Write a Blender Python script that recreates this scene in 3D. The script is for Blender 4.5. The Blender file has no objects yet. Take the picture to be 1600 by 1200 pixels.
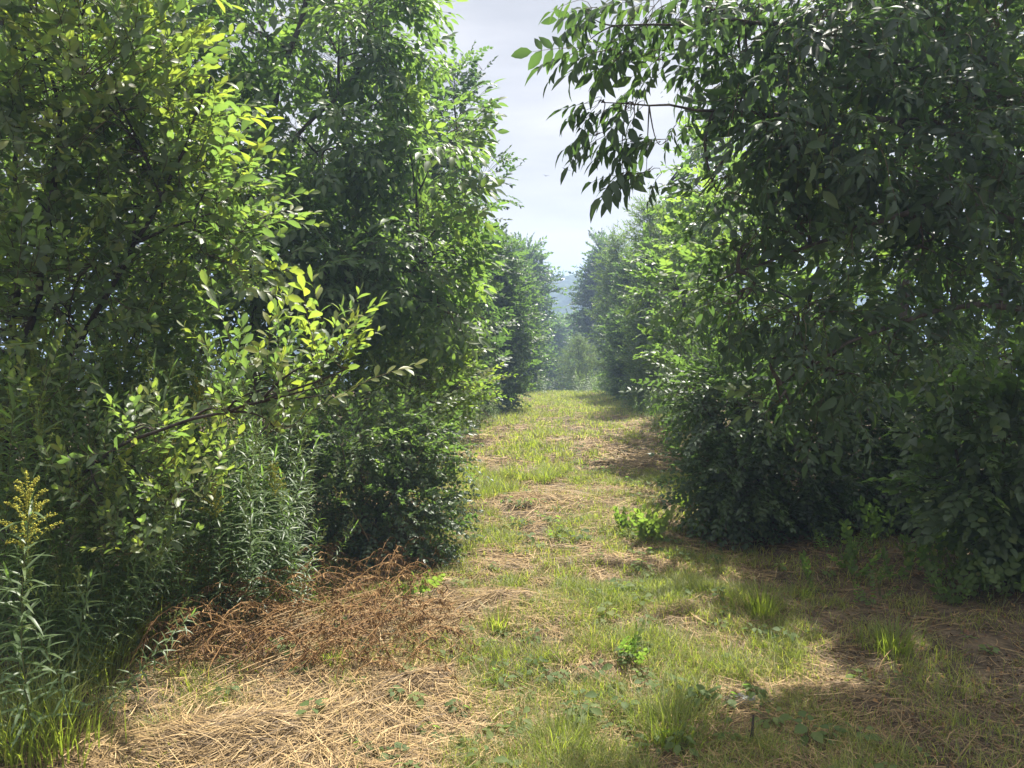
import bpy, math
import numpy as np

C = bpy.context.scene.collection
SC = bpy.context.scene
R = math.radians

# ------------------------------------------------------------------ camera
CAMZ, PITCH, F = 1.6, R(7.1), 1209.0          # F: focal length in pixels of a 1600 wide frame
cd = bpy.data.cameras.new('camera')
cam = bpy.data.objects.new('camera', cd); C.objects.link(cam)
cam.location = (0, 0, CAMZ); cam.rotation_euler = (R(90) - PITCH, 0, 0)
cd.sensor_width = 36; cd.lens = F / 1600 * 36
cd.clip_start = 0.05; cd.clip_end = 20000
SC.camera = cam

# ------------------------------------------------------------------ light
SUN_EL, SUN_AZ = 59.0, 25.0                   # azimuth clockwise (to the right) from the view direction +Y
wd = bpy.data.worlds.new('World'); SC.world = wd; wd.use_nodes = True
wn, wl = wd.node_tree.nodes, wd.node_tree.links
wn.clear()
wo = wn.new('ShaderNodeOutputWorld'); bg = wn.new('ShaderNodeBackground'); bg.inputs['Strength'].default_value = 0.0500
sky = wn.new('ShaderNodeTexSky'); sky.sky_type = 'NISHITA'; sky.sun_disc = False
sky.sun_elevation = R(SUN_EL); sky.sun_rotation = R(SUN_AZ); sky.dust_density = 2.0; sky.air_density = 1.0
tc = wn.new('ShaderNodeTexCoord'); mp = wn.new('ShaderNodeMapping')
mp.inputs['Scale'].default_value = (1.1, 1.1, 5.0); mp.inputs['Rotation'].default_value = (0.0, 0.12, 0.4)
nz = wn.new('ShaderNodeTexNoise'); nz.inputs['Scale'].default_value = 2.6; nz.inputs['Detail'].default_value = 6; nz.inputs['Roughness'].default_value = 0.5
cr = wn.new('ShaderNodeValToRGB'); cr.color_ramp.elements[0].position = 0.36; cr.color_ramp.elements[1].position = 0.64
cr.color_ramp.elements[0].color = (5.0, 5.05, 5.3, 1); cr.color_ramp.elements[1].color = (7.1, 7.0, 7.15, 1)
mx = wn.new('ShaderNodeMixRGB'); mx.inputs['Fac'].default_value = 0.86
wl.new(tc.outputs['Generated'], mp.inputs['Vector']); wl.new(mp.outputs['Vector'], nz.inputs['Vector'])
wl.new(nz.outputs['Fac'], cr.inputs['Fac']); wl.new(sky.outputs['Color'], mx.inputs['Color1']); wl.new(cr.outputs['Color'], mx.inputs['Color2'])
sx = wn.new('ShaderNodeSeparateXYZ'); mr = wn.new('ShaderNodeMapRange'); mr.interpolation_type = 'SMOOTHSTEP'      # sky above the frame brightened with height, added to fill the shadows
for k_, v_ in (('From Min', .38), ('From Max', .85), ('To Min', 1.0), ('To Max', 2.5)): mr.inputs[k_].default_value = v_
bm = wn.new('ShaderNodeVectorMath'); bm.operation = 'SCALE'
wl.new(tc.outputs['Generated'], sx.inputs['Vector']); wl.new(sx.outputs['Z'], mr.inputs['Value']); wl.new(mx.outputs['Color'], bm.inputs[0]); wl.new(mr.outputs['Result'], bm.inputs['Scale'])
wl.new(bm.outputs['Vector'], bg.inputs['Color']); wl.new(bg.outputs['Background'], wo.inputs['Surface'])

sd = bpy.data.lights.new('sun', 'SUN'); sd.energy = 5.0; sd.angle = R(0.6); sd.color = (1.0, 0.95, 0.86)
sun = bpy.data.objects.new('sun', sd); C.objects.link(sun); sun.location = (0, 0, 30)
sun.rotation_euler = (R(90 - SUN_EL), 0, R(180 - SUN_AZ))

SC.view_settings.view_transform = 'Standard'; SC.view_settings.look = 'None'
SC.view_settings.exposure = 1.5; SC.view_settings.gamma = 1.0
cy = SC.cycles
cy.max_bounces = 10; cy.diffuse_bounces = 6; cy.glossy_bounces = 2; cy.transmission_bounces = 8
cy.transparent_max_bounces = 4; cy.volume_bounces = 1; cy.caustics_reflective = False; cy.caustics_refractive = False
cy.sample_clamp_indirect = 4.0

# ------------------------------------------------------------------ helpers
def nrm(v):
    return v / np.maximum(np.linalg.norm(v, axis=-1, keepdims=True), 1e-9)

def frame(d, n):
    y = nrm(d); z = nrm(n - (n * y).sum(-1, keepdims=True) * y); x = np.cross(y, z)
    return np.stack([x, y, z], -1)

def _hash(i, j, s):
    h = np.sin(i * 127.1 + j * 311.7 + s * 74.7) * 43758.5453
    return h - np.floor(h)

def vnoise(x, y, s=0):
    xi, yi = np.floor(x), np.floor(y); a, b = x - xi, y - yi
    a = a * a * (3 - 2 * a); b = b * b * (3 - 2 * b)
    return (_hash(xi, yi, s) * (1 - a) + _hash(xi + 1, yi, s) * a) * (1 - b) + (_hash(xi, yi + 1, s) * (1 - a) + _hash(xi + 1, yi + 1, s) * a) * b

def fbm(x, y, s=0, o=3):
    t, a = 0, 0.5
    for k in range(o):
        t = t + a * vnoise(x * 2 ** k, y * 2 ** k, s + k); a *= 0.5
    return t / (1 - 0.5 ** o)

def gz(x, y):
    x = np.asarray(x, float); y = np.asarray(y, float)
    z = np.where(y < 27, -0.08 * y, 0)
    t = np.clip(y - 27, 0, 12)
    z = np.where(y >= 27, -2.16 - 0.08 * t - 0.5 * 0.015 * t * t, z)
    far = np.maximum(y - 39, 0)
    z = z - 0.26 * 330 * (1 - np.exp(-far / 330))
    near = np.exp(-np.maximum(y - 20, 0) / 12)
    ax = np.abs(x - 0.066 * y - 0.15)
    z = z + 0.07 * np.clip(ax - 1.6, 0, 3) * near
    z = z + near * ((fbm(x * 0.9, y * 0.9, 3) - 0.5) * 0.13 + (fbm(x * 4, y * 4, 7, 2) - 0.5) * 0.05)
    z = z + (1 - near) * (fbm(x / 40, y / 40, 5) - 0.5) * 3.0 * np.clip((y - 60) / 100, 0, 1)
    return z

def P(px, py, D):                               # a spot of the frame at distance D along the view -> world point
    u, v = (px - 800) / F, (600 - py) / F
    dy = math.cos(PITCH) + v * math.sin(PITCH); dz = -math.sin(PITCH) + v * math.cos(PITCH)
    k = D / dy
    return np.array([u * k, D, CAMZ + dz * k])

def PG(px, D):
    x = (px - 800) / F * D * 1.0
    return np.array([x, D, float(gz(x, D))])

def G(px, py):                                  # where the line of sight through a spot meets the ground
    D = 3.0
    for _ in range(40):
        p = P(px, py, D); s = (CAMZ - p[2]) / D
        D = 0.5 * D + 0.5 * (CAMZ - float(gz(p[0], D))) / max(s, 0.02)
    return P(px, py, D)

class T:                                        # a template: vertices, triangles, tone per vertex, material per triangle
    def __init__(s, v, f, t, m): s.v, s.f, s.t, s.m = v, f, t, m

class MB:
    def __init__(s): s.v, s.f, s.t, s.m, s.n = [], [], [], [], 0
    def add(s, v, f, t, m):
        v = np.asarray(v, np.float32).reshape(-1, 3); f = np.asarray(f, np.int64).reshape(-1, 3)
        s.v.append(v); s.f.append(f + s.n)
        s.t.append(np.broadcast_to(np.asarray(t, np.float32), (len(v),))); s.m.append(np.broadcast_to(np.asarray(m, np.int32), (len(f),)))
        s.n += len(v)
    def inst(s, tp, pos, rot, sc, tone):
        N, V = len(pos), len(tp.v)
        if N == 0: return
        sc = np.broadcast_to(np.asarray(sc, float).reshape(-1, 1, 1), (N, 1, 1))
        v = np.einsum('nij,vj->nvi', rot, tp.v) * sc + pos[:, None, :]
        f = tp.f[None] + (np.arange(N) * V)[:, None, None]
        t = np.clip(tp.t[None] + np.broadcast_to(tone, (N,))[:, None], 0, 1)
        s.add(v.reshape(-1, 3), f.reshape(-1, 3), t.reshape(-1), np.tile(tp.m, N))
    def many(s, tps, pos, rot, sc, tone, rng):
        k = rng.integers(0, len(tps), len(pos)); sc = np.broadcast_to(sc, (len(pos),)); tone = np.broadcast_to(tone, (len(pos),))
        for i, tp in enumerate(tps):
            q = k == i
            s.inst(tp, pos[q], rot[q], sc[q], tone[q])
    def tubes(s, pts, rad, sides, tone=0.5, m=1):   # pts (N,K,3), rad (N,K)
        pts = np.asarray(pts, float); N, K, _ = pts.shape
        rad = np.broadcast_to(rad, (N, K))
        d = np.gradient(pts, axis=1)
        ref = np.where(np.abs(nrm(d)[..., 2:3]) > 0.9, np.array([1., 0, 0]), np.array([0, 0, 1.]))
        fr = frame(d, ref)
        a = np.arange(sides) / sides * 2 * np.pi
        ring = np.cos(a)[None, None, :, None] * fr[:, :, None, :, 0] + np.sin(a)[None, None, :, None] * fr[:, :, None, :, 2]
        v = pts[:, :, None] + ring * rad[:, :, None, None]
        i = np.arange(K - 1)[:, None] * sides; j = np.arange(sides)[None]; jn = (j + 1) % sides
        q = np.stack([i + j, i + jn, i + sides + jn, i + sides + j], -1).reshape(-1, 4)
        f = np.concatenate([q[:, [0, 1, 2]], q[:, [0, 2, 3]]])
        f = f[None] + (np.arange(N) * K * sides)[:, None, None]
        s.add(v.reshape(-1, 3), f.reshape(-1, 3), tone, m)
    def ribbons(s, pts, wid, side, tone, m=0):      # flat tapering blades; pts (N,K,3), wid (N,K), side (N,3)
        N, K, _ = pts.shape
        off = side[:, None, :] * wid[:, :, None] * 0.5
        v = np.stack([pts - off, pts + off], 2)
        i = np.arange(K - 1)[:, None] * 2
        f = np.concatenate([i + [0, 1, 3], i + [0, 3, 2]])
        f = f[None] + (np.arange(N) * K * 2)[:, None, None]
        t = np.repeat(np.broadcast_to(tone, (N,)), K * 2)
        s.add(v.reshape(-1, 3), f.reshape(-1, 3), t, m)
    def template(s): return T(np.concatenate(s.v).astype(float), np.concatenate(s.f), np.concatenate(s.t).astype(float), np.concatenate(s.m))
    def build(s, name, mats, parent=None, origin=None, smooth=True):
        v = np.concatenate(s.v); f = np.concatenate(s.f).astype(np.int32); t = np.concatenate(s.t); m = np.concatenate(s.m)
        if origin is not None: v = v - np.asarray(origin, np.float32)
        me = bpy.data.meshes.new(name)
        me.vertices.add(len(v)); me.vertices.foreach_set('co', np.ascontiguousarray(v, np.float32).ravel())
        me.loops.add(len(f) * 3); me.loops.foreach_set('vertex_index', f.ravel())
        me.polygons.add(len(f)); me.polygons.foreach_set('loop_start', np.arange(len(f), dtype=np.int32) * 3)
        me.polygons.foreach_set('material_index', np.ascontiguousarray(m, np.int32))
        if smooth: me.polygons.foreach_set('use_smooth', np.ones(len(f), bool))
        at = me.attributes.new('tone', 'FLOAT', 'POINT'); at.data.foreach_set('value', np.ascontiguousarray(t, np.float32))
        for q in (mats if isinstance(mats, (list, tuple)) else [mats]): me.materials.append(q)
        me.update(calc_edges=True)
        o = bpy.data.objects.new(name, me); C.objects.link(o)
        if parent: o.parent = parent
        elif origin is not None: o.location = origin
        return o

def tag(o, label=None, cat=None, group=None, kind=None):
    if label: o['label'] = label
    if cat: o['category'] = cat
    if group: o['group'] = group
    if kind: o['kind'] = kind
    return o

def empty(name, loc, label, cat, group=None):
    o = bpy.data.objects.new(name, None); C.objects.link(o); o.location = [float(q) for q in loc]; o.empty_display_size = 0.1
    return tag(o, label, cat, group)

def copy_tree(o, loc, rz=0.0, sc=1.0, tilt=(0, 0), label=None, group=None):
    r = o.copy(); C.objects.link(r)
    r.location = [float(q) for q in loc]; r.rotation_euler = (tilt[0], tilt[1], rz); r.scale = (sc, sc, sc)
    if label: r['label'] = label
    if group: r['group'] = group
    for ch in list(o.children):
        c = ch.copy(); C.objects.link(c); c.parent = r
        for g in ch.children:
            d = g.copy(); C.objects.link(d); d.parent = c
    return r

# ------------------------------------------------------------------ materials
def leaf_mat(name, dark, mid, young, trans=(1.5, 1.75, 0.55), tf=0.45, rough=0.42, spec=0.45, under=None):
    m = bpy.data.materials.new(name); m.use_nodes = True
    n, l = m.node_tree.nodes, m.node_tree.links; n.clear()
    out = n.new('ShaderNodeOutputMaterial'); mixs = n.new('ShaderNodeMixShader'); p = n.new('ShaderNodeBsdfPrincipled'); tr = n.new('ShaderNodeBsdfTranslucent')
    at = n.new('ShaderNodeAttribute'); at.attribute_name = 'tone'
    rp = n.new('ShaderNodeValToRGB'); e = rp.color_ramp.elements
    e[0].position = 0.0; e[0].color = (*dark, 1); e[1].position = 1.0; e[1].color = (*young, 1)
    q = e.new(0.55); q.color = (*mid, 1)
    nz = n.new('ShaderNodeTexNoise'); nz.inputs['Scale'].default_value = 45; nz.inputs['Detail'].default_value = 2
    co = n.new('ShaderNodeTexCoord'); l.new(co.outputs['Object'], nz.inputs['Vector'])
    ad = n.new('ShaderNodeMath'); ad.operation = 'MULTIPLY_ADD'; ad.inputs[1].default_value = 0.22; l.new(nz.outputs['Fac'], ad.inputs[0])
    sb = n.new('ShaderNodeMath'); sb.operation = 'SUBTRACT'; sb.inputs[1].default_value = 0.11
    l.new(at.outputs['Fac'], ad.inputs[2]); l.new(ad.outputs[0], sb.inputs[0]); l.new(sb.outputs[0], rp.inputs['Fac'])
    col = rp.outputs['Color']
    if under:
        ge = n.new('ShaderNodeNewGeometry'); mu = n.new('ShaderNodeMixRGB'); mu.inputs['Color2'].default_value = (*under, 1)
        ml = n.new('ShaderNodeMath'); ml.operation = 'MULTIPLY'; ml.inputs[1].default_value = 0.65
        l.new(ge.outputs['Backfacing'], ml.inputs[0]); l.new(ml.outputs[0], mu.inputs['Fac']); l.new(col, mu.inputs['Color1'])
        l.new(mu.outputs['Color'], p.inputs['Base Color'])
    else:
        l.new(col, p.inputs['Base Color'])
    tm = n.new('ShaderNodeMixRGB'); tm.blend_type = 'MULTIPLY'; tm.inputs['Fac'].default_value = 1; tm.inputs['Color2'].default_value = (*[2.2 * q for q in trans], 1)
    l.new(col, tm.inputs['Color1']); l.new(tm.outputs['Color'], tr.inputs['Color'])
    p.inputs['Roughness'].default_value = rough; p.inputs['Specular IOR Level'].default_value = spec
    mixs.inputs['Fac'].default_value = tf
    l.new(p.outputs['BSDF'], mixs.inputs[1]); l.new(tr.outputs['BSDF'], mixs.inputs[2]); l.new(mixs.outputs['Shader'], out.inputs['Surface'])
    return m

def ramp_mat(name, stops, scale=8.0, detail=6, rough=0.9, tone=0.0, bump=0.0, stretch=(1, 1, 1)):
    m = bpy.data.materials.new(name); m.use_nodes = True
    n, l = m.node_tree.nodes, m.node_tree.links
    p = n['Principled BSDF']; p.inputs['Roughness'].default_value = rough; p.inputs['Specular IOR Level'].default_value = 0.2
    co = n.new('ShaderNodeTexCoord'); mp = n.new('ShaderNodeMapping'); mp.inputs['Scale'].default_value = stretch
    nz = n.new('ShaderNodeTexNoise'); nz.inputs['Scale'].default_value = scale; nz.inputs['Detail'].default_value = detail; nz.inputs['Roughness'].default_value = 0.65
    l.new(co.outputs['Object'], mp.inputs['Vector']); l.new(mp.outputs['Vector'], nz.inputs['Vector'])
    rp = n.new('ShaderNodeValToRGB'); e = rp.color_ramp.elements
    e[0].position, e[0].color = stops[0][0], (*stops[0][1], 1); e[1].position, e[1].color = stops[-1][0], (*stops[-1][1], 1)
    for s, c in stops[1:-1]: e.new(s).color = (*c, 1)
    fac = nz.outputs['Fac']
    if tone:
        at = n.new('ShaderNodeAttribute'); at.attribute_name = 'tone'
        mm = n.new('ShaderNodeMixRGB'); mm.inputs['Fac'].default_value = tone
        l.new(fac, mm.inputs['Color1']); l.new(at.outputs['Fac'], mm.inputs['Color2']); fac = mm.outputs['Color']
    l.new(fac, rp.inputs['Fac']); l.new(rp.outputs['Color'], p.inputs['Base Color'])
    if bump:
        b = n.new('ShaderNodeBump'); b.inputs['Strength'].default_value = bump; b.inputs['Distance'].default_value = 0.02
        l.new(nz.outputs['Fac'], b.inputs['Height']); l.new(b.outputs['Normal'], p.inputs['Normal'])
    return m

M = {}
TR = (1.18, 1.46, .52)
M['willow'] = leaf_mat('willow_leaf', (.055, .078, .046), (.086, .118, .058), (.18, .18, .05), TR, under=(.13, .155, .11), rough=.44, spec=.38)
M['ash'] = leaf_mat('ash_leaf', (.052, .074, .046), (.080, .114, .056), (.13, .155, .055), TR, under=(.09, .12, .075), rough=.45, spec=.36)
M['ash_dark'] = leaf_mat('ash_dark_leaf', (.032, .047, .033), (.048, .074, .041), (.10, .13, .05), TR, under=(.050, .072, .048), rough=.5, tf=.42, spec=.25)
M['dogwood'] = leaf_mat('dogwood_leaf', (.046, .066, .042), (.070, .100, .050), (.13, .15, .06), TR, rough=.42, spec=.38, tf=.4)
M['goldenrod'] = leaf_mat('goldenrod_leaf', (.056, .082, .046), (.086, .124, .056), (.14, .17, .06), TR, rough=.42, spec=.4)
M['broad'] = leaf_mat('broad_leaf', (.052, .074, .044), (.078, .112, .052), (.13, .155, .055), TR, rough=.42)
M['birch'] = leaf_mat('birch_leaf', (.046, .068, .042), (.072, .100, .052), (.12, .14, .06), TR, rough=.45)
M['grey_willow'] = leaf_mat('grey_willow_leaf', (.060, .078, .050), (.095, .118, .070), (.15, .165, .09), TR, rough=.5)
M['grass'] = leaf_mat('grass_blade', (.086, .100, .036), (.14, .155, .050), (.30, .26, .11), (1.25, 1.5, .40), rough=.5, tf=.45, spec=.3)
M['weed'] = leaf_mat('weed_leaf', (.056, .082, .036), (.090, .125, .046), (.16, .17, .06), TR, rough=.65, spec=.2)
M['bark'] = ramp_mat('bark', [(.3, (.030, .026, .022)), (.55, (.075, .065, .055)), (.75, (.14, .125, .105))], 22, stretch=(1, 1, .3), bump=.5)
M['dark_bark'] = ramp_mat('dark_bark', [(.3, (.018, .016, .015)), (.7, (.07, .055, .045))], 22, stretch=(1, 1, .3), bump=.5)
M['twig'] = ramp_mat('twig', [(.3, (.05, .04, .025)), (.7, (.11, .09, .05))], 30)
M['green_stem'] = ramp_mat('green_stem', [(.3, (.06, .08, .03)), (.7, (.12, .13, .05))], 20)
M['straw'] = ramp_mat('straw', [(.0, (.05, .036, .024)), (.3, (.13, .090, .050)), (.5, (.25, .168, .078)), (.7, (.34, .232, .105)), (1.0, (.48, .355, .19))], 25, tone=.8, rough=.6)
M['rust'] = ramp_mat('rust_frond', [(.0, (.045, .030, .020)), (.35, (.12, .068, .034)), (.6, (.22, .125, .048)), (1.0, (.38, .26, .12))], 25, tone=.7, rough=.8)
M['flower'] = ramp_mat('flower', [(.0, (.085, .125, .035)), (.35, (.16, .19, .04)), (.6, (.33, .32, .05)), (1.0, (.52, .42, .05))], 25, tone=.8)
M['soil'] = ramp_mat('soil', [(.25, (.030, .023, .016)), (.45, (.065, .048, .030)), (.6, (.12, .088, .052)), (.75, (.20, .15, .088))], 9, detail=10, bump=.8)

# ------------------------------------------------------------------ leaf and sprig templates
def leaf(L, W, prof, ts, fold=0.25, curl=0.25, tone=0.0):
    """A pointed blade along +Y: a midrib and two raised halves; PROF gives the half-width share at TS."""
    n = len(ts); v = []
    for t in ts: v.append((0, t * L, -curl * L * t * t))
    tip = len(v) - 1
    for sgn in (-1, 1):
        for k in range(1, n - 1):
            w = prof[k - 1] * W * 0.5; t = ts[k]
            v.append((sgn * w, t * L, -curl * L * t * t + fold * w))
    f = []; i0 = n; i1 = n + n - 2
    for side, b in ((0, i0), (1, i1)):
        q = [(0, 1, b)] + sum([[(k, k + 1, b + k), (k, b + k, b + k - 1)] for k in range(1, n - 2)], []) + [(n - 2, tip, b + n - 3)]
        for (a, c, e) in q: f.append((a, c, e) if side == 0 else (a, e, c))
    v = np.array(v, float); f = np.array(f); tv = np.full(len(v), tone - .04); tv[:n] += .12
    return T(v, f, tv, np.zeros(len(f), int))

LEAF = {
    'willow': lambda c=.2: leaf(.068, .030, (.55, .95, .85), (0, .25, .5, .78, 1), .3, c),
    'ash': lambda c=.3: leaf(.088, .036, (.75, 1., .62), (0, .2, .45, .75, 1), .3, c),
    'ovate': lambda c=.25: leaf(.045, .026, (.9, .75), (0, .3, .65, 1), .3, c),
    'lance': lambda c=.55: leaf(.105, .013, (.9, 1., .6), (0, .2, .5, .8, 1), .3, c),
    'broad': lambda c=.3: leaf(.085, .060, (.85, 1., .6), (0, .2, .45, .75, 1), .25, c),
}

def frond(leafT, pairs, length, rng, droop=.3, curlleaf=.3):
    """A compound leaf along +Y: a drooping rachis with opposite leaflets and one at the tip."""
    b = MB(); K = 5; t = np.linspace(0, 1, K)
    pts = np.stack([0 * t, t * length, -droop * length * t * t], -1)
    b.tubes(pts[None], np.linspace(.0016, .0008, K)[None], 3, .5, 1)
    pos, d, up, sc = [], [], [], []
    for k in range(pairs):
        tt = .32 + .62 * k / max(pairs - .4, 1)
        for sg in (-1, 1):
            pos.append((0, tt * length, -droop * length * tt * tt))
            d.append((sg * .85, .55 + rng.normal(0, .1), -.28 - .5 * droop * tt + rng.normal(0, .12))); up.append((sg * -.15 + rng.normal(0, .2), rng.normal(0, .2) + .1, 1)); sc.append(.82 + .25 * k / pairs + rng.normal(0, .05))
    pos.append((0, length, -droop * length)); d.append((rng.normal(0, .12), 1, -.3 - droop)); up.append((0, .3, 1)); sc.append(1.1)
    pos, d, up = map(lambda q: np.array(q, float), (pos, d, up))
    b.inst(leafT, pos, frame(d, up), np.array(sc) * rng.uniform(.75, 1.12, len(pos)), rng.normal(0, .08, len(pos)) + .5 * (rng.random(len(pos)) < .03))
    return b.template()

def sprig(items, n, length, rng, ang=55, droop=.15, radial=False, sc=(.8, 1.1), stem=.002, opposite=False, grade=0.0, t0=.12, tonejit=.08):
    """A leafy shoot along +Y. ITEMS are leaf templates; GRADE raises the tone towards the tip (young leaves)."""
    b = MB(); K = 5; t = np.linspace(0, 1, K); wig = rng.normal(0, .04 * length)
    f = lambda q: np.stack([wig * np.sin(q * 3), q * length, -droop * length * q * q], -1)
    b.tubes(f(t)[None], np.linspace(stem, stem * .45, K)[None], 3, .5, 1)
    pos, d, up, s, to, ki = [], [], [], [], [], []
    for i in range(n):
        j = i // 2 if opposite else i; m = n // 2 if opposite else n
        q = t0 + (1 - t0) * j / max(m - 1, 1)
        a = R(ang) * (1 - .45 * q) + rng.normal(0, .15)
        if radial:
            ph = i * 2.4 + rng.normal(0, .3); rad = np.array([math.cos(ph), 0, math.sin(ph)])
            dd = math.cos(a) * np.array([0, 1., 0]) + math.sin(a) * rad; nn = math.sin(a) * np.array([0, 1., 0]) - math.cos(a) * rad
        else:
            sg = (1 if i % 2 else -1)
            dd = np.array([sg * math.sin(a), math.cos(a), rng.normal(-.05, .2)]); nn = np.array([rng.normal(0, .3), rng.normal(0, .3), 1])
        pos.append(f(np.array([q]))[0]); d.append(dd); up.append(nn + rng.normal(0, .12, 3)); s.append(rng.uniform(*sc) * (1 - .25 * max(0, q - .7) / .3)); to.append(rng.normal(0, tonejit) + grade * q * q + (.5 if rng.random() < .025 else 0)); ki.append(rng.integers(0, len(items)))
    pos.append(f(np.array([1.]))[0]); d.append(np.array([wig, 1, -.3 * droop])); up.append(np.array([0, 0, 1.]) if not radial else np.array([rng.normal(), 0, rng.normal()])); s.append(sc[1] * .8); to.append(grade); ki.append(0)
    pos, d, up, s, to, ki = map(np.array, (pos, d, up, s, to, ki))
    for k in range(len(items)):
        w = ki == k
        if w.any(): b.inst(items[k], pos[w], frame(d[w], up[w]), s[w], to[w])
    return b.template()

def make_sprigs():
    rng = np.random.default_rng(11); S = {}
    wl_ = [LEAF['willow'](c) for c in (.0, .2, .4)]
    S['willow'] = [sprig(wl_, 12, .30, rng, ang=58, droop=.08, radial=k % 2 == 0, sc=(.6, 1.25), grade=.22, tonejit=.1) for k in range(6)]
    al = [LEAF['ash'](c) for c in (.15, .35)]
    fr = [frond(al[k % 2], 3 if k % 3 else 2, .20, rng, droop=.2 + .12 * k) for k in range(5)]
    S['ash'] = [sprig(fr, 6, .20, rng, ang=62, droop=.25, opposite=True, sc=(.8, 1.1), stem=.003, t0=.2, grade=.08) for k in range(5)]
    hl = [leaf(.088, .036, (.75, 1., .62), (0, .2, .45, .75, 1), .28, c) for c in (.15, .4)]
    fh = [frond(hl[k % 2], 3 if k % 2 else 2, .15, rng, droop=.35 + .15 * k) for k in range(5)]
    S['hang'] = [sprig(fh, 5, .20, rng, ang=60, droop=.35, opposite=True, sc=(.8, 1.1), stem=.003, t0=.2, grade=.05) for k in range(5)]
    S['frond'] = [frond(hl[k % 2], 3, .15, rng, droop=.15 + .12 * k) for k in range(4)]
    fr = fh
    S['ashend'] = [sprig(fr, 2 + k % 2, .12, rng, ang=50, droop=.3, opposite=True, sc=(.75, 1.0), stem=.0025, t0=.35, grade=.05) for k in range(5)]
    ov = [LEAF['ovate'](c) for c in (.1, .35)]
    S['ovate'] = [sprig(ov, 14, .26, rng, ang=60, droop=.2, opposite=True, sc=(.75, 1.15), stem=.0015, grade=.1) for k in range(6)]
    bl = [LEAF['broad'](c) for c in (.15, .4)]
    S['broad'] = [sprig(bl, 9, .30, rng, ang=62, droop=.2, sc=(.7, 1.1), stem=.0022, grade=.1) for k in range(6)]
    sm = leaf(.075, .048, (1.,), (0, .45, 1), .3, .2)
    S['far'] = [sprig([sm], 14, .42, rng, ang=60, droop=.15, radial=k % 2 == 0, sc=(.8, 1.5), stem=.003) for k in range(5)]
    nr = leaf(.09, .022, (1.,), (0, .45, 1), .3, .3)
    S['farnarrow'] = [sprig([nr], 18, .45, rng, ang=50, droop=.05, radial=True, sc=(.8, 1.4), stem=.003) for k in range(5)]
    return S
S = make_sprigs()

# ------------------------------------------------------------------ plants with a woody frame and a leafy crown
def bez(a, b, c, K=7):
    t = np.linspace(0, 1, K)[:, None]
    return (1 - t) ** 2 * a + 2 * t * (1 - t) * b + t * t * c

def sample_blob(c, r, n, rng, shell=.45):
    d = nrm(rng.normal(size=(n, 3))); u = rng.random(n) ** shell
    return c + d * u[:, None] * r, d

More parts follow.
